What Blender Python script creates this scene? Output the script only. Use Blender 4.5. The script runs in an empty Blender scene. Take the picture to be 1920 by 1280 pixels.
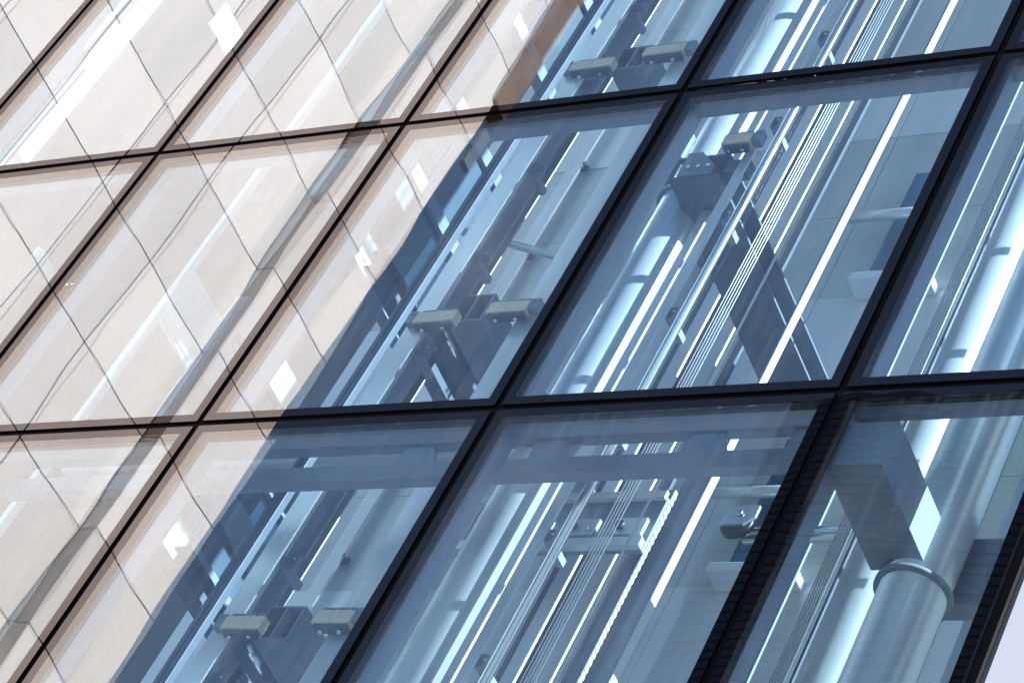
import bpy, bmesh, math, random
from mathutils import Vector, Matrix
random.seed(7)
S = bpy.context.scene
COL = S.collection

# ------------------------------------------------------------------ camera, sky, sun, exposure
# metres; x runs along the glass front, y into the building, z up; z = 0 is the upper glass joint, the street lies 14.1 m below
CAM = Vector((8.1666, -7.9374, -12.4230))
FWD = Vector((-0.54258836, 0.51738953, 0.66174463)).normalized()
RIGHT = Vector((0.8381134, 0.3862041, 0.38524319)).normalized()
UP = RIGHT.cross(FWD).normalized()
RIGHT = FWD.cross(UP)
FPX = 5347.235                      # focal length in photo pixels (1920 wide)
cd = bpy.data.cameras.new('camera')
cam = bpy.data.objects.new('camera', cd)
COL.objects.link(cam)
cam.matrix_world = Matrix.Translation(CAM) @ Matrix((RIGHT, UP, -FWD)).transposed().to_4x4()
cd.sensor_width = 36.0
cd.lens = FPX / 1920 * 36
cd.clip_start = 0.1
cd.clip_end = 3000
S.camera = cam

SUN = Vector((0.80, 0.012, 0.57)).normalized()      # towards the sun
W = bpy.data.worlds.new("World")
S.world = W
W.use_nodes = True
nt = W.node_tree
nt.nodes.clear()
sky = nt.nodes.new('ShaderNodeTexSky')
sky.sky_type = 'NISHITA'
sky.sun_disc = False
sky.sun_elevation = math.asin(SUN.z)
sky.sun_rotation = math.atan2(SUN.x, SUN.y)
bg = nt.nodes.new('ShaderNodeBackground')
bg.inputs[1].default_value = 0.062
wo = nt.nodes.new('ShaderNodeOutputWorld')
wtc = nt.nodes.new('ShaderNodeTexCoord')
wno = nt.nodes.new('ShaderNodeTexNoise')
wno.inputs['Scale'].default_value = 5.0
wno.inputs['Detail'].default_value = 7
wra = nt.nodes.new('ShaderNodeValToRGB')
wra.color_ramp.elements[0].position = 0.60
wra.color_ramp.elements[1].position = 0.78
wmi = nt.nodes.new('ShaderNodeMixRGB')
wmi.inputs[2].default_value = (3.4, 3.6, 4.2, 1)
nt.links.new(wtc.outputs['Generated'], wno.inputs['Vector'])
nt.links.new(wno.outputs[0], wra.inputs[0])
nt.links.new(wra.outputs[0], wmi.inputs[0])
nt.links.new(sky.outputs[0], wmi.inputs[1])
nt.links.new(wmi.outputs[0], bg.inputs[0])
nt.links.new(bg.outputs[0], wo.inputs[0])
ld = bpy.data.lights.new('sun', 'SUN')
ld.energy = 5.0
ld.angle = math.radians(0.5)
ld.color = (1.0, 0.95, 0.88)
sun = bpy.data.objects.new('sun', ld)
COL.objects.link(sun)
sun.rotation_euler = SUN.to_track_quat('Z', 'Y').to_euler()
S.view_settings.view_transform = 'Standard'
S.view_settings.look = 'None'
S.view_settings.gamma = 1.0
S.view_settings.exposure = 2.2
S.cycles.use_denoising = True
S.cycles.max_bounces = 12
S.cycles.diffuse_bounces = 5
S.cycles.glossy_bounces = 5
S.cycles.transparent_max_bounces = 24
S.cycles.caustics_reflective = False
S.cycles.caustics_refractive = False
S.cycles.sample_clamp_indirect = 6.0


def at(px, py, Y):
    """the point at depth Y behind the glass that photo pixel (px, py) looks at"""
    d = FWD + RIGHT * ((px - 960) / FPX) - UP * ((py - 640) / FPX)
    return CAM + d * ((Y - CAM.y) / d.y)


def X(px, py, Y):
    return at(px, py, Y).x


def Z(px, py, Y):
    return at(px, py, Y).z


# ------------------------------------------------------------------ materials
def mat(name, col, rough=0.6, metal=0.0, var=0.12, scale=6.0, stretch=(1, 1, 1), bump=0.0, spec=0.5, col2=None):
    m = bpy.data.materials.new(name)
    m.use_nodes = True
    t = m.node_tree
    b = t.nodes['Principled BSDF']
    b.inputs['Roughness'].default_value = rough
    b.inputs['Metallic'].default_value = metal
    b.inputs['Specular IOR Level'].default_value = spec
    tc = t.nodes.new('ShaderNodeTexCoord')
    mp = t.nodes.new('ShaderNodeMapping')
    mp.inputs['Scale'].default_value = stretch
    n = t.nodes.new('ShaderNodeTexNoise')
    n.inputs['Scale'].default_value = scale
    n.inputs['Detail'].default_value = 6
    n.inputs['Roughness'].default_value = 0.6
    r = t.nodes.new('ShaderNodeValToRGB')
    c2 = col2 or col
    r.color_ramp.elements[0].position = 0.3
    r.color_ramp.elements[1].position = 0.72
    r.color_ramp.elements[0].color = tuple(c * (1 - var) for c in col) + (1,)
    r.color_ramp.elements[1].color = tuple(min(1, c * (1 + var)) for c in c2) + (1,)
    L = t.links.new
    L(tc.outputs['Object'], mp.inputs[0])
    L(mp.outputs[0], n.inputs['Vector'])
    L(n.outputs[0], r.inputs[0])
    L(r.outputs[0], b.inputs['Base Color'])
    if bump:
        bp = t.nodes.new('ShaderNodeBump')
        bp.inputs['Strength'].default_value = 0.5
        bp.inputs['Distance'].default_value = bump
        L(n.outputs[0], bp.inputs['Height'])
        L(bp.outputs[0], b.inputs['Normal'])
    return m


def glass_mat(name, tint, refl, fac, wave, wscale, seed, fres=0.5, dust=0.0):
    """thin coated glazing: tinted see-through plus a mirror coat, slightly wavy"""
    m = bpy.data.materials.new(name)
    m.use_nodes = True
    t = m.node_tree
    t.nodes.clear()
    L = t.links.new
    out = t.nodes.new('ShaderNodeOutputMaterial')
    mix = t.nodes.new('ShaderNodeMixShader')
    tr = t.nodes.new('ShaderNodeBsdfTransparent')
    tr.inputs[0].default_value = tuple(tint) + (1,)
    gl = t.nodes.new('ShaderNodeBsdfGlossy')
    gl.inputs['Color'].default_value = tuple(refl) + (1,)
    gl.inputs['Roughness'].default_value = 0.0
    # more mirror at grazing angles; only the face turned to the viewer mirrors
    lw = t.nodes.new('ShaderNodeLayerWeight')
    lw.inputs['Blend'].default_value = 0.5
    po = t.nodes.new('ShaderNodeMath'); po.operation = 'POWER'; po.inputs[1].default_value = 3.0
    ma = t.nodes.new('ShaderNodeMath'); ma.operation = 'MULTIPLY_ADD'; ma.use_clamp = True
    ma.inputs[1].default_value = fres
    ma.inputs[2].default_value = fac
    geo = t.nodes.new('ShaderNodeNewGeometry')
    inv = t.nodes.new('ShaderNodeMath'); inv.operation = 'SUBTRACT'; inv.inputs[0].default_value = 1.0
    mu = t.nodes.new('ShaderNodeMath'); mu.operation = 'MULTIPLY'
    L(lw.outputs['Facing'], po.inputs[0])
    L(po.outputs[0], ma.inputs[0])
    L(geo.outputs['Backfacing'], inv.inputs[1])
    L(ma.outputs[0], mu.inputs[0])
    L(inv.outputs[0], mu.inputs[1])
    wavy(t, gl, wave, wscale, seed)
    L(mu.outputs[0], mix.inputs[0])
    L(tr.outputs[0], mix.inputs[1])
    L(gl.outputs[0], mix.inputs[2])
    if dust:
        tc = t.nodes.new('ShaderNodeNewGeometry')
        mp = t.nodes.new('ShaderNodeMapping'); mp.inputs['Scale'].default_value = (9, 9, 0.7)
        nz = t.nodes.new('ShaderNodeTexNoise'); nz.inputs['Scale'].default_value = 3.0; nz.inputs['Detail'].default_value = 6
        rp = t.nodes.new('ShaderNodeMapRange'); rp.inputs['From Min'].default_value = 0.45; rp.inputs['From Max'].default_value = 0.8
        rp.inputs['To Max'].default_value = dust
        dd = t.nodes.new('ShaderNodeBsdfDiffuse'); dd.inputs[0].default_value = (0.7, 0.7, 0.7, 1)
        mx = t.nodes.new('ShaderNodeMixShader')
        L(tc.outputs['Position'], mp.inputs[0]); L(mp.outputs[0], nz.inputs['Vector']); L(nz.outputs[0], rp.inputs['Value'])
        L(rp.outputs[0], mx.inputs[0]); L(mix.outputs[0], mx.inputs[1]); L(dd.outputs[0], mx.inputs[2])
        L(mx.outputs[0], out.inputs[0])
    else:
        L(mix.outputs[0], out.inputs[0])
    return m


def wavy(t, bsdf, wave, wscale, seed):
    L = t.links.new
    geo = t.nodes.new('ShaderNodeNewGeometry')
    mp = t.nodes.new('ShaderNodeMapping')
    mp.inputs['Location'].default_value = (seed, seed * 0.7, seed * 1.3)
    mp.inputs['Scale'].default_value = (1.0, 1.0, 0.55)
    n = t.nodes.new('ShaderNodeTexNoise')
    n.inputs['Scale'].default_value = wscale
    n.inputs['Detail'].default_value = 1.5
    bp = t.nodes.new('ShaderNodeBump')
    bp.inputs['Strength'].default_value = 1.0
    bp.inputs['Distance'].default_value = wave
    L(geo.outputs['Position'], mp.inputs[0])
    L(mp.outputs[0], n.inputs['Vector'])
    L(n.outputs[0], bp.inputs['Height'])
    L(bp.outputs[0], bsdf.inputs['Normal'])


def band_mat(name, base, refl, fac, wave, wscale, seed):
    """enamelled glass border: black behind, mirror on top"""
    m = bpy.data.materials.new(name)
    m.use_nodes = True
    t = m.node_tree
    t.nodes.clear()
    L = t.links.new
    out = t.nodes.new('ShaderNodeOutputMaterial')
    mix = t.nodes.new('ShaderNodeMixShader')
    df = t.nodes.new('ShaderNodeBsdfDiffuse')
    df.inputs[0].default_value = tuple(base) + (1,)
    gl = t.nodes.new('ShaderNodeBsdfGlossy')
    gl.inputs['Color'].default_value = tuple(refl) + (1,)
    gl.inputs['Roughness'].default_value = 0.0
    mix.inputs[0].default_value = fac
    wavy(t, gl, wave, wscale, seed)
    L(df.outputs[0], mix.inputs[1])
    L(gl.outputs[0], mix.inputs[2])
    L(mix.outputs[0], out.inputs[0])
    return m


M = {}
M['outer'] = glass_mat('outer_glass', (0.845, 0.91, 0.958), (1.0, 0.955, 0.935), 0.084, 0.0043, 0.9, 0.0, 0.18, 0.04)
M['inner'] = glass_mat('inner_glass', (0.92, 0.97, 0.995), (0.95, 0.97, 1.0), 0.030, 0.0042, 0.9, 31.0, 0.5)
M['band'] = band_mat('black_enamel', (0.002, 0.003, 0.005), (1.0, 0.90, 0.92), 0.056, 0.0043, 0.9, 0.0)
M['spacer'] = band_mat('spacer_grey', (0.02, 0.024, 0.03), (1, 1, 1), 0.02, 0.0043, 0.9, 0.0)
M['gasket'] = mat('black_gasket', (0.004, 0.004, 0.005), 0.85, spec=0.1)
M['mullion'] = mat('mullion_grey', (0.25, 0.28, 0.35), 0.45, 0.2, 0.05, 3)
M['steel'] = mat('painted_steel', (0.22, 0.26, 0.32), 0.5, 0.0, 0.10, 4)
M['dark'] = mat('dark_steel', (0.075, 0.10, 0.135), 0.45, 0.1, 0.12, 5)
M['galv'] = mat('galvanised_steel', (0.62, 0.68, 0.72), 0.32, 0.5, 0.12, 9, (1, 1, 0.15))
M['polish'] = mat('polished_steel', (0.72, 0.74, 0.76), 0.25, 1.0, 0.05, 8, (1, 1, 0.1))
M['column'] = mat('brushed_zinc', (0.56, 0.62, 0.67), 0.32, 0.3, 0.10, 7, (1, 1, 0.12))
M['white'] = mat('white_paint', (0.62, 0.62, 0.60), 0.5, 0, 0.04, 4)
M['wall'] = mat('wall_panel', (0.60, 0.63, 0.62), 0.7, 0, 0.07, 1.3)
M['pale'] = mat('pale_plaster', (0.80, 0.83, 0.86), 0.8, 0, 0.04, 1.1)
M['blue'] = mat('blue_glass_panel', (0.05, 0.12, 0.18), 0.15, 0, 0.30, 1.6)
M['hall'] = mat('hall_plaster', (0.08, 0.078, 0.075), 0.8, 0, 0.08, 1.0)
M['pframe'] = mat('blue_grey_frame', (0.17, 0.22, 0.29), 0.45, 0.1, 0.1, 4)
M['paleblue'] = mat('pale_blue_panel', (0.06, 0.10, 0.135), 0.3, 0, 0.25, 1.4)
M['bluepane'] = glass_mat('blue_partition_glass', (0.42, 0.66, 0.82), (0.9, 0.95, 1.0), 0.10, 0.0015, 0.9, 3.0, 0.4)
M['tower'] = mat('tower_dark', (0.045, 0.055, 0.075), 0.7, 0, 0.1, 0.5)
M['slat'] = mat('slat_blue_grey', (0.06, 0.072, 0.10), 0.6, 0, 0.1, 0.5)
M['beam'] = mat('dark_grey_paint', (0.12, 0.15, 0.19), 0.45, 0, 0.15, 6)
M['clamp'] = mat('beige_clamp', (0.74, 0.63, 0.47), 0.55, 0.0, 0.18, 14, (0.3, 1, 1))
M['rope'] = mat('wire_rope', (0.36, 0.38, 0.40), 0.4, 0.5, 0.25, 60, (1, 1, 3))
M['joint'] = mat('stone_joint', (0.06, 0.045, 0.04), 0.9)
M['bronze'] = mat('bronze_sheet', (0.16, 0.085, 0.04), 0.35, 0.3, 0.2, 3)
M['lav'] = mat('sky_mirror_panel', (0.085, 0.095, 0.125), 0.6, 0, 0.04, 0.8, spec=0.1)
M['paving'] = mat('street_paving', (0.20, 0.19, 0.18), 0.85, 0, 0.15, 0.8)
M['podium'] = mat('podium_stone', (0.12, 0.12, 0.12), 0.7, 0, 0.15, 1.2)


def stone_mat():
    m = mat('limestone', (0.665, 0.61, 0.575), 0.75, 0, 0.07, 2.2, (1, 1, 0.12), 0.0, 0.3)
    t = m.node_tree
    L = t.links.new
    b = t.nodes['Principled BSDF']
    ramp = [n for n in t.nodes if n.type == 'VALTORGB'][0]
    # slab to slab tone: one random value per slab (0.9 m x 1.15 m)
    geo = t.nodes.new('ShaderNodeNewGeometry')
    ad = t.nodes.new('ShaderNodeVectorMath'); ad.operation = 'ADD'; ad.inputs[1].default_value = (0, 0.62, 60 * 1.15 - 0.02)
    dv = t.nodes.new('ShaderNodeVectorMath'); dv.operation = 'DIVIDE'; dv.inputs[1].default_value = (50, 0.9, 1.15)
    fl = t.nodes.new('ShaderNodeVectorMath'); fl.operation = 'FLOOR'
    wn = t.nodes.new('ShaderNodeTexWhiteNoise'); wn.noise_dimensions = '3D'
    n2 = t.nodes.new('ShaderNodeTexNoise'); n2.inputs['Scale'].default_value = 22; n2.inputs['Detail'].default_value = 8
    mr = t.nodes.new('ShaderNodeMapRange')
    mr.inputs['To Min'].default_value = 0.83
    mr.inputs['To Max'].default_value = 1.06
    mr2 = t.nodes.new('ShaderNodeMapRange')
    mr2.inputs['To Min'].default_value = 0.93
    mr2.inputs['To Max'].default_value = 1.07
    mm = t.nodes.new('ShaderNodeMath'); mm.operation = 'MULTIPLY'
    hs = t.nodes.new('ShaderNodeVectorMath'); hs.operation = 'SCALE'
    L(geo.outputs['Position'], ad.inputs[0]); L(ad.outputs[0], dv.inputs[0]); L(dv.outputs[0], fl.inputs[0])
    L(fl.outputs[0], wn.inputs['Vector']); L(wn.outputs['Value'], mr.inputs['Value'])
    L(geo.outputs['Position'], n2.inputs['Vector']); L(n2.outputs[0], mr2.inputs['Value'])
    L(mr.outputs[0], mm.inputs[0]); L(mr2.outputs[0], mm.inputs[1])
    L(ramp.outputs[0], hs.inputs[0]); L(mm.outputs[0], hs.inputs['Scale'])
    L(hs.outputs[0], b.inputs['Base Color'])
    return m


M['stone'] = stone_mat()


# ------------------------------------------------------------------ mesh helpers
class MB:
    def __init__(self):
        self.bm = bmesh.new()

    def box(self, x0, x1, y0, y1, z0, z1, rot=None, bev=0.0):
        x0, x1 = min(x0, x1), max(x0, x1)
        y0, y1 = min(y0, y1), max(y0, y1)
        z0, z1 = min(z0, z1), max(z0, z1)
        r = bmesh.ops.create_cube(self.bm, size=1.0)
        vs = r['verts']
        bmesh.ops.scale(self.bm, vec=(x1 - x0, y1 - y0, z1 - z0), verts=vs)
        if bev:
            es = list({e for v in vs for e in v.link_edges})
            g = bmesh.ops.bevel(self.bm, geom=es, offset=bev, segments=2, profile=0.7, affect='EDGES')
            vs = list({v for f in g['faces'] for v in f.verts} | {v for v in vs if v.is_valid})
        if rot:
            bmesh.ops.rotate(self.bm, cent=(0, 0, 0), matrix=rot, verts=vs)
        bmesh.ops.translate(self.bm, vec=((x0 + x1) / 2, (y0 + y1) / 2, (z0 + z1) / 2), verts=vs)
        return self

    def tube(self, p, q, r, seg=24, r2=None):
        p, q = Vector(p), Vector(q)
        d = q - p
        c = bmesh.ops.create_cone(self.bm, cap_ends=True, segments=seg, radius1=r, radius2=r if r2 is None else r2, depth=d.length)
        vs = c['verts']
        for f in {f for v in vs for f in v.link_faces}:
            f.smooth = len(f.verts) == 4
        m = Matrix.Translation((p + q) / 2) @ d.to_track_quat('Z', 'Y').to_matrix().to_4x4()
        bmesh.ops.transform(self.bm, matrix=m, verts=vs)
        return self

    def prism(self, pts, axis, a, b):
        """polygon pts in the two other axes (in xyz order), pushed along axis from a to b"""
        def P(u, v, w):
            return {'x': (w, u, v), 'y': (u, w, v), 'z': (u, v, w)}[axis]
        v0 = [self.bm.verts.new(P(u, v, a)) for u, v in pts]
        v1 = [self.bm.verts.new(P(u, v, b)) for u, v in pts]
        n = len(pts)
        self.bm.faces.new(v0)
        self.bm.faces.new(list(reversed(v1)))
        for i in range(n):
            self.bm.faces.new((v0[i], v0[(i + 1) % n], v1[(i + 1) % n], v1[i]))
        return self

    def build(self, name, m, parent=None):
        bmesh.ops.recalc_face_normals(self.bm, faces=self.bm.faces)
        me = bpy.data.meshes.new(name)
        self.bm.to_mesh(me)
        self.bm.free()
        me.materials.append(m)
        o = bpy.data.objects.new(name, me)
        COL.objects.link(o)
        if parent:
            o.parent = parent
        return o


def tag(o, label=None, cat=None, group=None, kind=None):
    if label: o['label'] = label
    if cat: o['category'] = cat
    if group: o['group'] = group
    if kind: o['kind'] = kind
    return o


def thing(name, label, cat, group=None, loc=(0, 0, 0)):
    o = bpy.data.objects.new(name, None)
    COL.objects.link(o)
    o.location = loc
    return tag(o, label, cat, group)


BAY, ROW = 2.0, 2.8253
XL, XR = -8.0, 3.2464            # glass front from the stone wall to the building corner
ZB, ZT = -14.123, 3 * ROW        # street level, top of the glass
Z0, Z1 = -2 * ROW - 0.4, 3 * ROW  # height over which the lift shaft is built

# ------------------------------------------------------------------ ground
g = MB().box(-600, 600, -600, 600, ZB - 0.5, ZB).build('ground', M['paving'])
tag(g, kind='structure')

# ------------------------------------------------------------------ stone wing at a right angle to the glass (seen as the mirror image in the panes)
XW, XP = -8.15, -7.95
st = thing('stone_wing', 'pale limestone wing mirrored in the blue glass, with thin joints between its slabs', 'building', loc=(XW, 0, ZB))


def local(o, root):
    o.parent = root
    o.matrix_parent_inverse = Matrix.Translation(root.location).inverted()
    return o


SZ1 = 15.0
local(MB().box(XW - 1.5, XW - 0.012, -5.40, 0.4, ZB, SZ1).build('joint_backing', M['joint']), st)
zs = []
z = 0.02 - 1.15 * 13
while z < SZ1:
    zs.append(z)
    z += 1.15
GJ = 0.008


def slabs(ys, xf, thick, name):
    m = MB()
    for zc in zs:
        for a, b in zip(ys, ys[1:]):
            m.box(xf - thick, xf, -b + GJ, -a - GJ, max(zc + GJ, ZB), zc + 1.15 - GJ)
    return local(m.build(name, M['stone']), st)


slabs([-0.3, 0.62, 1.52, 2.42, 3.32, 4.36], XW, 0.05, 'wall_cladding')
pier = MB().box(XW - 0.3, XP - 0.012, -5.45, -4.375, ZB, SZ1)
local(pier.build('pier_core', M['joint']), st)
slabs([4.36, 5.12], XP, 0.30, 'pier_cladding')
slabs([5.108, 5.46], XP - 0.006, 0.294, 'pier_edge_stone')
br = MB()
br.box(XP - 0.2, XP + 0.03, -5.72, -5.38, 8.75, SZ1)
local(br.build('window_surround', M['bronze']), st)
fx = MB().box(XP + 0.014, XP + 0.09, -5.64, -5.48, 7.75, 8.32)
local(fx.build('window_bracket', M['dark']), st)

# ------------------------------------------------------------------ glass building
gb = thing('glass_building', 'blue glass curtain wall with thin black joints in front of a lift shaft', 'building', loc=(0, 0, ZB))
GAP, BND = 0.022, 0.060          # half joint, enamel border


def panel_sub(o, p, loc):
    o.parent = p
    o.location = loc
    return o


def make_panel(w):
    hw, hh = w / 2 - GAP, ROW / 2 - GAP
    p = MB().box(-hw + BND, hw - BND, -0.004, 0.004, -hh + BND, hh - BND).build('glass_panel', M['outer'])
    m = MB()
    for s in (-1, 1):
        m.box(s * hw, s * (hw - BND), -0.004, 0.016, -hh, hh)
        m.box(-hw + BND, hw - BND, -0.004, 0.016, s * hh, s * (hh - BND))
    panel_sub(m.build('edge_band', M['band']), p, (0, 0, 0))
    i = MB().box(-hw + 0.03, hw - 0.03, 0.036, 0.042, -hh + 0.03, hh - 0.03).build('inner_pane', M['inner'])
    panel_sub(i, p, (0, 0, 0))
    m = MB()
    for s in (-1, 1):
        m.box(s * (hw - 0.03), s * (hw - BND - 0.014), 0.019, 0.034, -hh + 0.03, hh - 0.03)
        m.box(-hw + BND + 0.014, hw - BND - 0.014, 0.019, 0.034, s * (hh - 0.03), s * (hh - BND - 0.014))
    panel_sub(m.build('spacer_bar', M['spacer']), p, (0, 0, 0))
    return p


cols = [(XL + BAY * i, XL + BAY * (i + 1)) for i in range(5)] + [(2.0, XR)]
proto = {}
first = True
PANEL_LABELS = {}
for (a, b) in cols:
    w = round(b - a, 3)
    for k in range(-3, 3):
        cx, cz = (a + b) / 2, (k + 0.5) * ROW
        if w not in proto:
            o = make_panel(w)
            proto[w] = o
        else:
            src = proto[w]
            o = src.copy()
            COL.objects.link(o)
            for ch in src.children:
                c = ch.copy()
                COL.objects.link(c)
                c.parent = o
        o.parent = gb
        o.location = (cx, 0, cz - ZB)
        # panes are never perfectly coplanar
        o.rotation_euler = (random.gauss(0, 0.0005), 0, random.gauss(0, 0.0008))
        for ch in o.children:
            if ch.name.startswith('inner'):
                ch.rotation_euler = (random.gauss(0.0004, 0.0004), 0, random.gauss(0.0011, 0.0004))

edges = [XL + BAY * i for i in range(6)] + [XR]
for xe in edges:
    hw = 0.052
    m = MB().box(xe - hw, xe + (hw if xe < XR else 0.026), 0.05, 0.20, -3 * ROW, ZT)
    local(m.build('mullion', M['mullion']), gb)
    m = MB().box(xe - GAP - 0.004, xe + (GAP + 0.004 if xe < XR else 0.025), 0.018, 0.049, -3 * ROW, ZT)
    local(m.build('joint_gasket', M['gasket']), gb)
for k in range(-3, 4):
    for a, b in zip(edges, edges[1:]):
        m = MB().box(a + 0.053, b - 0.053, 0.05, 0.17, k * ROW - 0.05, k * ROW + 0.05)
        local(m.build('transom', M['mullion']), gb)
        m = MB().box(a + GAP + 0.005, b - GAP - 0.005, 0.018, 0.049, k * ROW - GAP - 0.004, k * ROW + GAP + 0.004)
        local(m.build('joint_gasket', M['gasket']), gb)
# side front at the corner: a solid panel coloured as sky mirrored in glass, then clear glazing
local(MB().box(XR + 0.03, XR + 0.05, 0.045, 0.47, -3 * ROW, ZT).build('sky_mirror_panel', M['lav']), gb)
local(MB().box(XR + 0.04, XR + 0.048, 0.50, 2.8, -3 * ROW, ZT).build('side_glazing', M['inner']), gb)
local(MB().box(XR + 0.02, XR + 0.038, 0.72, 1.02, -3 * ROW, ZT).build('side_sun_blocker', M['podium']), gb)  # added sun blocker that keeps the thick column in shade
local(MB().box(XR - 0.03, XR + 0.05, 0.471, 0.499, -3 * ROW, ZT).build('side_post', M['mullion']), gb)
local(MB().box(XL - 0.15, XR, 0.02, 3.0, ZB, -3 * ROW - 0.03).build('podium', M['podium']), gb)

# ------------------------------------------------------------------ lift shaft: walls
bw = thing('shaft_wall', 'pale grey panelled rear wall of the lift shaft behind the glass', 'wall', loc=(0, 2.8, Z0))
pz = [Z0]
zz = -5.6
YB = 2.8
m = MB()
m.box(-14, XR, YB + 0.02, YB + 0.2, Z0, ZT)
local(m.build('backing', M['joint']), bw)
m1, m2, m3 = MB(), MB(), MB()
i = 0
for k in range(-3, 4):
    zb = k * ROW + 1.55          # top of the pale band in each storey
    for j in range(10):
        xa = -14 + j * 1.9
        xb = min(xa + 1.9, XR)
        if xa >= XR: continue
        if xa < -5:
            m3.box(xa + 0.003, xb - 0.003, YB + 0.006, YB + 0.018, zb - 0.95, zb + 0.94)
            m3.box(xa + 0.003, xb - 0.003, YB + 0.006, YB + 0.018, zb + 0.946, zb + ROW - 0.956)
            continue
        m2.box(xa + 0.003, xb - 0.003, YB, YB + 0.018, zb - 0.95, zb)
        m1.box(xa + 0.003, xb - 0.003, YB + 0.006, YB + 0.018, zb + 0.006, zb + 0.94)
        m1.box(xa + 0.003, xb - 0.003, YB + 0.006, YB + 0.018, zb + 0.946, zb + ROW - 0.956)
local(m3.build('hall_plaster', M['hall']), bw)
local(m2.build('pale_band', M['pale']), bw)
local(m1.build('wall_panelling', M['wall']), bw)

# ------------------------------------------------------------------ lift shaft: uprights
def post(name, label, cat, x0, x1, y0, y1, m, group=None, z0=Z0, z1=Z1 - 0.2):
    o = MB().box(x0, x1, y0, y1, z0, z1, bev=0.004).build(name, m)
    return tag(o, label, cat, group)


def trail(label, xc, yc, m, fl=0.10, web=0.085):
    """T-shaped guide rail: flange to the glass, web behind"""
    t = 0.012
    pts = [(-fl / 2, 0), (fl / 2, 0), (fl / 2, t), (t * 0.7, t * 1.8), (t * 0.7, web), (-t * 0.7, web), (-t * 0.7, t * 1.8), (-fl / 2, t)]
    o = MB().prism([(xc + u, yc + v) for u, v in pts], 'z', Z0, Z1 - 0.2).build('guide_rail', m)
    q = Z0 + 0.35
    while q < Z1 - 0.6:
        m = MB().box(xc - fl * 0.75, xc + fl * 0.75, yc + web + 0.001, yc + web + 0.02, q, q + 0.09)
        m.box(xc - 0.02, xc + 0.02, yc + web + 0.021, yc + web + 0.22, q + 0.02, q + 0.07)
        m.build('rail_bracket', M['steel'], o)
        for u in (-1, 1):
            MB().tube((xc + u * fl * 0.62, yc + web - 0.012, q + 0.045), (xc + u * fl * 0.62, yc + web, q + 0.045), 0.011, 8).build('bolt', M['polish'], o)
        q += 0.9418
    return tag(o, label, 'rail', 'lift guide rails')


def column(label, xc, yc, r, ringz):
    t = thing('round_column', label, 'column', 'round steel columns', (xc, yc, Z0))
    MB().tube((0, 0, 0), (0, 0, Z1 - 0.3 - Z0), r, 64).build('shaft', M['column'], t)
    for q in ringz:
        o = MB().tube((0, 0, q - 0.012 - Z0), (0, 0, q + 0.012 - Z0), r + 0.03, 64).build('collar', M['steel'], t)
    return t


RB = 0.72                                # soffit of the bay B beams
yc = 1.2
xb = (X(851, 1080, yc) + X(937, 1080, yc)) / 2
column('broad round steel column in the middle bay, left of the polished pipe', xb, yc, 0.155, [0.52])
yc = 0.85
xc_ = (X(1621, 1150, yc) + X(1775, 1150, yc)) / 2
column('thick shaded column under the ring collar in the corner bay', xc_, yc, 0.17, [Z(1712, 1085, 0.75)])
yc = 1.7
xd_ = (X(1553, 1150, yc) + X(1625, 1150, yc)) / 2
column('sunlit round column beside the six ropes in the corner bay', xd_, yc, 0.155, [])

# bay B, left to right
y = 0.85
trail('pale T-shaped guide rail between the broad column and polished pipe', (X(952, 1080, y) + X(984, 1080, y)) / 2, y, M['galv'], 0.065, 0.05)
y = 1.1
x1 = X(868, 1218, y)
t = thing('angle_rail', 'thin white-edged angle rail hugging the right side of the broad column', 'rail', loc=(x1, y, Z0))
MB().box(-0.03, 0.03, 0, 0.008, 0, Z1 - 0.3 - Z0).build('flange', M['galv'], t)
MB().box(0.022, 0.03, 0.0085, 0.05, 0, Z1 - 0.3 - Z0).build('web', M['white'], t)
y = 0.64
x1 = (X(1005, 1080, y) + X(1025, 1080, y)) / 2
o = MB().tube((x1, y, Z0), (x1, y, Z1 - 0.3), 0.028, 32).build('polished_pipe', M['polish'])
tag(o, 'polished upright pipe with a bright streak in the middle bay', 'pipe')
y = 2.3
x1 = X(1035, 1080, y)
post('steel_post', 'dark narrow post on the rear wall just right of the polished pipe', 'post', x1 - 0.02, x1 + 0.03, y, y + 0.03, M['dark'])
x1 = X(1052, 1080, y)
post('steel_post', 'pale flat upright between the polished pipe and the five ropes', 'post', x1 - 0.05, x1 + 0.06, y, y + 0.02, M['pale'])
y = 2.4
x1 = X(1072, 1080, y)
post('steel_post', 'dark deep upright right behind the pale flat bar', 'post', x1 - 0.05, x1 + 0.05, y, y + 0.02, M['dark'])
ORD = ['first', 'second', 'third', 'fourth', 'fifth', 'sixth']
y = 1.0
xa, xb_ = X(1081, 1080, y), X(1102, 1080, y)
for i in range(5):
    x1 = xa + (xb_ - xa) * i / 4
    o = MB().tube((x1, y + 0.004 * i, Z0), (x1, y + 0.004 * i, Z1 - 0.3), 0.0042, 10).build('hoist_rope', M['rope'])
    tag(o, '%s wire rope from the polished pipe in the bundle of five' % ORD[i], 'rope', 'five ropes in the middle bay')
y = 2.35
x1 = X(1118, 1080, y)
post('steel_post', 'pale grey flat upright on the right of the five ropes', 'post', x1 - 0.06, x1 + 0.06, y, y + 0.02, M['wall'])
y = 0.95
x1 = X(1144, 1080, y)
o = MB().tube((x1, y, Z0), (x1, y, Z1 - 0.3), 0.008, 12).build('governor_rope', M['white'])
tag(o, 'single bright thin rope between the five ropes and notched rail', 'rope')
y = 2.4
x1 = X(1162, 1080, y)
post('steel_post', 'dark upright behind the single bright rope', 'post', x1 - 0.03, x1 + 0.03, y, y + 0.03, M['dark'])
y = 2.1
x1 = X(1183, 1080, y)
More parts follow.
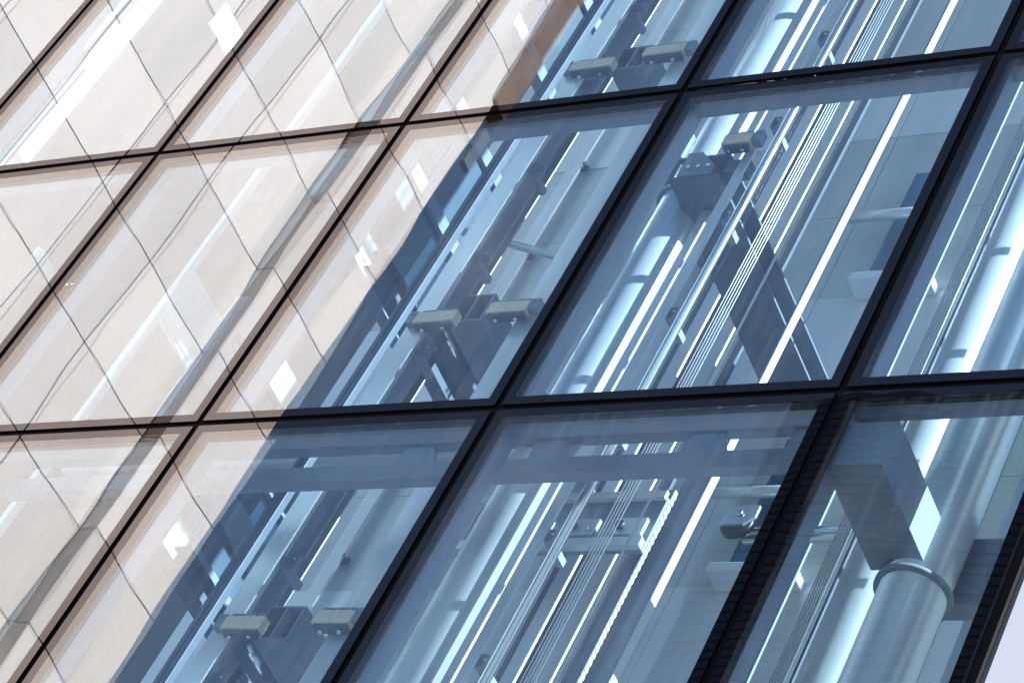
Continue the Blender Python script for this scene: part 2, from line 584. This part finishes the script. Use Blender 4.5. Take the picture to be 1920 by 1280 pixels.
t = thing('notched_rail', 'slotted steel rail with a notched white edge in the middle bay', 'rail', loc=(x1, y, Z0))
MB().box(-0.07, 0.0, 0, 0.012, 0, 4.9).build('plate', M['steel'], t)
m = MB()
m.box(0.001, 0.004, 0.003, 0.035, 0, 4.9)
q = 0.02
while q < 4.85:
    m.box(0.0045, 0.010, 0.005, 0.033, q, q + 0.028)
    q += 0.056
m.build('notched_edge', M['white'], t)
y = 2.2
xl, xr = X(1192, 1080, y), X(1238, 1080, y)
post('guard_panel', 'broad blue-grey upright panel behind the strip with the sunlit white side', 'panel', xl, xr, y, y + 0.02, M['steel'], None, Z0, -0.75)
y = 0.55
x1 = X(1240, 1080, y)
t = thing('edge_strip', 'upright strip with its sunlit side coloured white in the middle bay near the right joint', 'strip', loc=(x1, y, Z0))
MB().box(-0.010, -0.001, 0, 0.055, 0, Z1 - 0.3 - Z0).build('angle', M['steel'], t)
MB().box(0, 0.006, -0.001, 0.056, 0, Z1 - 0.3 - Z0).build('sunlit_face', M['white'], t)  # white colour stands in for sunlight on this side of the strip

# bay A, left to right
y = 0.45
for pxs, lab in (((432, 441), 'dark slim upright, left one of the touching pair near the stone reflection'), ((444, 455), 'dark slim upright, right one of the touching pair near the stone reflection')):
    xa, xb_ = X(pxs[0], 1053, y), X(pxs[1], 1053, y)
    post('steel_post', lab, 'post', xa, xb_, y, y + 0.05, M['dark'], 'pair of dark slim posts')
y = 0.95
trail('guide rail held by the left-hand clamps of the bracket beams', X(499, 1053, y), y, M['galv'], 0.15, 0.10)
y = 0.98
trail('guide rail held by the right-hand clamps beside the thick black joint', X(715, 1053, y), y, M['galv'], 0.14, 0.10)
y = 1.5
x1 = X(548, 1053, y)
post('steel_post', 'wide dark upright behind the guide rail of the left-hand clamps', 'post', x1 - 0.12, x1 + 0.08, y, y + 0.06, M['dark'])
y = 1.9
x1 = X(569, 1053, y)
post('steel_post', 'pale slim flat bar behind the bracket beam ends', 'post', x1 - 0.035, x1 + 0.02, y, y + 0.05, M['white'])
y = 2.72
x1 = X(622, 1053, y)
t = thing('cable_duct', 'pale cable duct clipped to the rear wall with small black hooks', 'duct', loc=(x1, y, Z0))
MB().box(-0.06, 0.06, 0, 0.02, 0, Z1 - 0.3 - Z0).build('trunking', M['pale'], t)
for q in range(9):
    m = MB().box(-0.075, 0.10, 0.021, 0.05, 0.6 + q * 1.1, 0.65 + q * 1.1)
    m.tube((0.09, 0.02, 0.625 + q * 1.1), (0.09, -0.02, 0.625 + q * 1.1), 0.016, 12)
    m.build('hook', M['dark'], t)

# bay C
y = 0.5
xa, xb_ = X(1412, 1150, y), X(1467, 1150, y)
y = 1.25
xa, xb_ = X(1501, 1150, y), X(1526, 1150, y)
for i in range(6):
    x1 = xa + (xb_ - xa) * i / 5
    o = MB().tube((x1, y, Z0), (x1, y, Z1 - 0.3), 0.0045, 10).build('hoist_rope', M['rope'])
    tag(o, '%s wire rope from the thick black joint in the bundle of six' % ORD[i], 'rope', 'six ropes in the corner bay')
y = 1.45
x1 = X(1535, 1150, y)
post('steel_post', 'thin black rod between the six ropes and the sunlit column', 'rod', x1, x1 + 0.02, y, y + 0.02, M['dark'])
y = 1.3
x1 = X(1830, 1150, y)
trail('guide rail beyond the thick column near the building corner', x1, y, M['galv'])
y = 2.2
x1 = X(1430, 1150, y)
post('steel_post', 'broad shaded upright left of the six ropes', 'post', x1 - 0.22, x1 + 0.10, y, y + 0.02, M['steel'])
y = 2.2
x1 = X(1075, 560, y)
post('steel_post', 'broad shaded upright left of the broad round column', 'post', x1 - 0.22, x1 + 0.10, y, y + 0.02, M['steel'])


# ------------------------------------------------------------------ beams running into the depth, with rail clamps
def double_tube(label, xc, zc, y0, y1, w=0.25, h=0.26, group=None):
    a, b, t = w / 2, h / 2, 0.012
    m = MB()
    m.box(xc - a, xc + a, y0, y1, zc - b, zc - b + t).box(xc - a, xc + a, y0, y1, zc + b - t, zc + b)
    for u in (-a, -t / 2, a - t):
        m.box(xc + u, xc + u + t, y0 + 0.001, y1, zc - b + t + 0.0005, zc + b - t - 0.0005)
    m.box(xc - a + t + 0.001, xc + a - t - 0.001, y0 + 0.5, y0 + 0.51, zc - b + t + 0.001, zc + b - t - 0.001)
    o = m.build('steel_beam', M['steel'])
    return tag(o, label, 'beam', group)


def hbeam(label, xc, zc, y0, y1, w=0.25, h=0.25, group=None, m='steel', name='steel_beam'):
    tf, tw = 0.018, 0.014
    a, b = w / 2, h / 2
    pts = [(-a, -b), (a, -b), (a, -b + tf), (tw / 2, -b + tf), (tw / 2, b - tf), (a, b - tf), (a, b), (-a, b), (-a, b - tf), (-tw / 2, b - tf), (-tw / 2, -b + tf), (-a, -b + tf)]
    o = MB().prism([(xc + u, zc + v) for u, v in pts], 'y', y0, y1).build(name, M[m])
    return tag(o, label, 'beam', group)


def clamp(label, x0, x1, y0, zc, side):
    L = abs(x1 - x0)
    t = thing('rail_clamp', label, 'clamp', 'beige rail clamps', (min(x0, x1), y0, zc))
    MB().box(0, L, 0, 0.06, -0.048, 0.048, bev=0.004).build('block', M['clamp'], t)
    MB().box(0.015, L - 0.015, 0.01, 0.07, -0.068, -0.050).build('base_plate', M['dark'], t)
    for q in range(2):
        MB().tube((L * (0.25 + 0.5 * q), 0.04, -0.092), (L * (0.25 + 0.5 * q), 0.04, -0.069), 0.012, 10).build('bolt', M['polish'], t)
    m = MB()
    for q in range(5):
        m.box(0.02 + q * (L - 0.08) / 4.2, 0.05 + q * (L - 0.08) / 4.2, 0.01, 0.04, 0.050, 0.072)
    m.box(0.02, L - 0.02, 0.015, 0.035, 0.0725, 0.082)
    m.build('toothed_top', M['steel'], t)
    e = L if side > 0 else -0.07
    m = MB().box(e + 0.001, e + 0.06, 0.01, 0.07, -0.03, 0.075, bev=0.004)
    m.tube((e + 0.02, 0.0, 0.05), (e + 0.02, 0.03, 0.05), 0.013, 8).tube((e + 0.05, 0.0, 0.05), (e + 0.05, 0.03, 0.05), 0.013, 8)
    m.build('jaw', M['steel'], t)
    return t


YA = 1.05
xa_ = X(884, 577, YA)
za_ = Z(884, 577, YA)
where = {0: 'of the middle row of panes', -1: 'of the lower row of panes', 1: 'of the top row of panes'}
for k in (-1, 0, 1):
    hp, lp, rp = {0: ((884, 577), (818, 592), (950, 574)), -1: ((523, 1166), (457, 1165), (622, 1154)), 1: ((1185, 108), (1112, 119), (1243, 92))}[k]
    double_tube('open end of a double-cell beam between two beige clamps, %s' % where[k], X(*hp, YA), Z(*hp, YA), YA, YB - 0.01, group='double-cell beams with clamps')
    yk = YA - 0.16
    clamp('beige clamp on the left of the open beam end, %s' % where[k], X(lp[0] - 38, lp[1], yk), X(lp[0] + 34, lp[1], yk), yk, Z(*lp, yk), -1)
    clamp('beige clamp on the right of the open beam end, %s' % where[k], X(rp[0] - 33, rp[1], yk), X(rp[0] + 38, rp[1], yk), yk, Z(*rp, yk), 1)
for k in (-1, 0):
    hbeam('slender dark beam left of the double-cell beam, %s' % where[k], xa_ - 0.42, za_ + 0.15 + k * ROW, 1.2, YB - 0.01, 0.10, 0.16, 'slender dark beams', 'dark')
    hbeam('second slender dark beam nearest the stone reflection, %s' % where[k], xa_ - 1.0, za_ + 0.55 + k * ROW, 1.0, YB - 0.01, 0.12, 0.18, 'slender dark beams', 'dark')
# bay B: broad beam over the round column
YBm = 0.84
xbm = X(1312, 312, YBm)
zbm = Z(1312, 312, YBm)
for k in (0,):
    hbeam('long dark H-beam slanting behind the ropes above the broad round column', xbm, zbm, YBm, YB - 0.12, 0.36, 0.22, None, 'beam')
t = thing('gusset_bracket', 'folded grey steel bracket on the near end of the long dark H-beam', 'bracket', loc=(xbm, YBm, zbm))
MB().prism([(-0.12, -0.10), (0.12, -0.10), (0.12, -0.02), (-0.02, 0.13), (-0.12, 0.13)], 'y', -0.016, -0.001).build('plate', M['steel'], t)
MB().box(0.175, 0.33, 0.02, 0.10, -0.06, 0.06).build('arm', M['dark'], t)
for q in range(3):
    MB().tube((-0.06 + 0.07 * q, -0.03, -0.03), (-0.06 + 0.07 * q, -0.017, -0.03), 0.014, 10).build('bolt', M['polish'], t)
clamp('beige clamp behind the pale guide rail in the middle bay', xbm + 0.14, xbm + 0.34, YBm - 0.08, zbm + 0.15, 1)

# bay C: beams meeting over the thick column
yC = 0.66
xq, zq = X(1690, 1000, yC), Z(1690, 1000, yC)
o = MB().box(xq - 0.15, xq + 0.15, 0.07, 0.76, zq - 0.15, zq + 0.15, bev=0.006).build('steel_beam', M['steel'])
tag(o, 'wide blue-grey beam slanting down to the thick column in the corner bay', 'beam')
o = MB().box(X(1770, 1010, 1.0), XR - 0.08, 1.0, 1.12, Z(1800, 1130, 1.0), Z(1800, 1010, 1.0), bev=0.006).build('box_beam', M['steel'])
tag(o, 'deep box beam running right from the collar of the thick column', 'beam')

# ------------------------------------------------------------------ ladder beam at storey height behind the lower row of panes
yl = 0.34
z_up0, z_up1 = Z(1200, 812, yl), Z(1200, 788, yl)
z_lo0, z_lo1 = Z(1200, 880, yl), Z(1200, 850, yl)
lb = thing('floor_truss', 'long grey double-tube truss spanning the top of the lower panes', 'beam', loc=(0, yl, z_lo0))
MB().box(-3.6, 1.93, 0, 0.07, 0, z_lo1 - z_lo0, bev=0.004).build('bottom_tube', M['steel'], lb)
MB().box(-3.6, 1.93, 0, 0.07, z_up0 - z_lo0, z_up1 - z_lo0, bev=0.004).build('top_tube', M['steel'], lb)
for px in (800, 1040, 1330, 1520):
    xq = X(px, 840, yl)
    MB().prism([(xq - 0.16, z_lo1 - z_lo0 + 0.001), (xq + 0.10, z_lo1 - z_lo0 + 0.001), (xq + 0.02, z_up0 - z_lo0 - 0.001), (xq - 0.16, z_up0 - z_lo0 - 0.001)], 'y', 0.02, 0.05).build('web_plate', M['steel'], lb)
for px in (985, 1082):  # white plates put in as sunlit bits of the truss
    xq = X(px, 845, yl + 0.09)
    MB().prism([(xq - 0.05, z_lo1 - z_lo0 + 0.002), (xq + 0.02, z_lo1 - z_lo0 + 0.002), (xq + 0.05, z_up0 - z_lo0 - 0.002), (xq - 0.03, z_up0 - z_lo0 - 0.002)], 'y', 0.052, 0.10).build('sunlit_bit', M['white'], lb)
zdu = Z(800, 845, 0.62)
o = MB().tube((-3.6, 0.62, zdu), (0.1, 0.62, zdu), 0.08, 32).build('air_duct', M['column'])
tag(o, 'round blue-grey duct lying behind the double-tube truss', 'duct')

# ------------------------------------------------------------------ landing door header on the rear wall (lower middle pane)
yd = 1.9
za, zb = Z(1050, 1010, yd), Z(1050, 945, yd)
x0, x1 = X(860, 1000, yd), X(1225, 960, yd)
dh = thing('door_header', 'landing door header with white rail and sliding hangers behind the ropes', 'door gear', loc=(x0, yd, za))
Ld = x1 - x0
MB().box(0, Ld, 0.06, 0.085, -0.05, zb - za + 0.1).build('back_plate', M['steel'], dh)
MB().box(-0.02, Ld + 0.02, 0.0, 0.03, zb - za + 0.04, zb - za + 0.10).build('top_rail', M['white'], dh)
MB().box(0.0, Ld, 0.01, 0.055, -0.05, 0.02).build('bottom_rail', M['galv'], dh)
for q in range(4):
    xq = Ld * (0.06 + 0.25 * q)
    h_ = MB().box(xq, xq + Ld * 0.16, 0.025, 0.055, 0.06, 0.20).build('hanger_plate', M['galv'], dh)
    MB().tube((xq + 0.05, 0.0, 0.13), (xq + 0.05, 0.024, 0.13), 0.03, 16).build('roller', M['dark'], dh)
    MB().tube((xq + Ld * 0.13, 0.0, 0.10), (xq + Ld * 0.13, 0.024, 0.10), 0.012, 10).build('bolt', M['polish'], dh)
# sheave and its tubes right of the white-edged panel
ys = 1.5
px0, pz0 = X(1380, 968, ys), Z(1380, 968, ys)
sh = thing('rope_sheave', 'grey rounded pulley plate with dark tubes beside the white-edged panel', 'pulley', loc=(px0, ys, pz0))
pts = [(-0.09 + 0.0, -0.06), (0.06, -0.06), (0.12, 0.0), (0.12, 0.09), (-0.06, 0.09)]
MB().prism(pts, 'y', 0, 0.02).build('plate', M['galv'], sh)
MB().tube((0, 0.021, -0.02), (0, 0.06, -0.02), 0.10, 32).build('wheel', M['dark'], sh)
MB().tube((0.02, -0.02, 0.02), (0.02, -0.001, 0.02), 0.02, 12).build('bolt', M['polish'], sh)
for q in range(2):
    MB().tube((0.04, 0.1, -0.08 + 0.06 * q), (0.85, 0.1, -0.08 + 0.06 * q), 0.028, 16).build('tube', M['polish'], sh)

# rails and ledges on the rear wall, right part of the middle bay
y = 2.6
for k, lab in ((0, 'middle'), (-1, 'lower')):
    xa, xb_ = X(1575, 415, y), X(1720, 392, y)
    o = MB().tube((xa, y, Z(1640, 405, y) + k * ROW), (xb_ + 0.3, y, Z(1640, 405, y) + k * ROW), 0.04, 20).build('grab_rail', M['galv'])
    tag(o, 'round horizontal rail on the rear wall in the %s row of panes' % lab, 'rail', 'horizontal wall rails')
    xa, xb_ = X(1590, 520, y), X(1665, 510, y)
    z_ = Z(1630, 515, y) + k * ROW
    o = MB().box(xa, xb_ + 0.3, y, y + 0.19, z_ - 0.03, z_ + 0.04, bev=0.006).build('wall_ledge', M['pale'])
    tag(o, 'pale thin ledge below the dark wall recess in the %s row' % lab, 'ledge', 'pale wall ledges')
    xa, xb_ = X(1640, 440, y), X(1690, 430, y)
    o = MB().box(xa, xb_ + 0.1, y + 0.12, y + 0.195, z_ + 0.06, z_ + 1.3).build('recess_panel', M['blue'])
    tag(o, 'dark blue upright panel above the pale ledge in the %s row' % lab, 'panel', 'dark blue wall panels')

# ------------------------------------------------------------------ glazed partition with blue squares, left of bay A
xp = -3.35
gp = thing('glazed_partition', 'grid partition of blue glass squares in dark frames next to the stone reflection', 'partition', loc=(xp, 0.8, Z0))


def atX(px, py, x):
    d = FWD + RIGHT * ((px - 960) / FPX) - UP * ((py - 640) / FPX)
    return CAM + d * ((x - CAM.x) / d.x)


fr = MB()
zlow = atX(690, 550, xp).z          # lower edge of the big panes in the middle storey
ysp = [0.8, 1.55, 2.3]
# storey by storey: (bottom of the glazing, list of rails as height above it, rail depth)
for kk, rails, rh in ((-1, (0.0, 0.50, 1.0, 1.5), 0.24), (0, (0.0, 0.95, 1.75), 0.12), (1, (0.0, 0.95, 1.75), 0.12)):
    z0 = zlow + kk * ROW - Z0
    for q in rails:
        fr.box(-0.05, 0.05, 0, 1.5, z0 + q, z0 + q + rh)
    for i, (q0, q1) in enumerate(zip(rails, rails[1:])):
        for j in range(2):
            MB().box(-0.012, 0.012, ysp[j] - 0.8 + 0.036, ysp[j + 1] - 0.8 - 0.036, z0 + q0 + rh + 0.001, z0 + q1 - 0.001).build('blue_pane', M['bluepane' if (i + j + kk) % 2 else 'paleblue'], gp)
    for yq in ysp:
        fr.box(-0.055, 0.055, yq - 0.8 - 0.035, yq - 0.8 + 0.035, z0, z0 + rails[-1] + rh)
fr.build('frame', M['pframe'], gp)

# ------------------------------------------------------------------ white posts of the stair hall, and boards added as sun patches, behind the mirrored stone
y = 0.9
def upright(px, py, w, d, label, y=0.9):
    """px, py: where the photo shows the bar's sunlit side"""
    x1 = X(px, py, y)
    o = MB().box(x1 - w, x1, y, y + d, Z0, Z1 - 0.3, bev=0.004).build('white_post', M['white'])
    return tag(o, label, 'post', 'white posts behind the stone reflection')
upright(470, 345, 0.05, 0.06, 'slim white post glinting through the mirrored stone')
upright(105, 190, 0.10, 0.17, 'broad white post glinting through the mirrored stone at far left', 1.2)
def sun_patch(px, py, w, d, hgt, label, y):  # thin white board added to stand in for a patch of sunlight
    p = at(px, py, y)
    t = thing('sun_patch_board', label, 'board', 'white sun patch boards', (p.x, y, p.z))
    MB().box(-0.03, 0, 0, d, 0, hgt, bev=0.003).build('board', M['white'], t)
    MB().box(0.001, 0.012, d * 0.06, d * 0.94, hgt * 0.06, hgt * 0.94).build('face', M['white'], t)
    return t
sun_patch(300, 600, 0.3, 0.55, 0.55, 'white board added as a sun patch, shining through the mirrored stone in the middle row', 1.5)
sun_patch(395, 45, 0.4, 0.4, 0.3, 'white board added as a sun patch, shining through the mirrored stone near the top edge', 1.5)
sun_patch(62, 480, 0.2, 0.3, 0.12, 'small white board added as a sun patch, shining through the mirrored stone at far left', 1.5)

# ------------------------------------------------------------------ louvred tower across the street (only its mirror image shows, low in the corner panes)
yt = 45.0
xt0, zt1 = X(1360, 1000, yt), Z(1650, 742, yt)
tw = thing('louvred_tower', 'dark louvred tower whose fine horizontal lines are mirrored in the corner pane', 'building', loc=(xt0, -yt, ZB))
local(MB().box(xt0, xt0 + 26, -yt - 14, -yt - 0.3, ZB, zt1).build('tower_body', M['tower']), tw)
m = MB()
q = zt1 - 30
while q < zt1:
    m.box(xt0 - 0.1, xt0 + 26.1, -yt - 0.299, -yt, q, q + 0.31)
    q += 0.42
local(m.build('louvre_slats', M['slat']), tw)

# slanting stay tube between the dark uprights and the wall duct in the middle row
p0 = at(868, 434, 1.45)
y1 = min((abs(at(1050, 482, 1.0 + 0.01 * i).z - p0.z), 1.0 + 0.01 * i) for i in range(200))[1]
tag(MB().tube(p0, at(1050, 482, y1), 0.03, 20).build('stay_tube', M['galv']), 'thin round tube slanting across the bay above the left-hand clamp', 'tube')
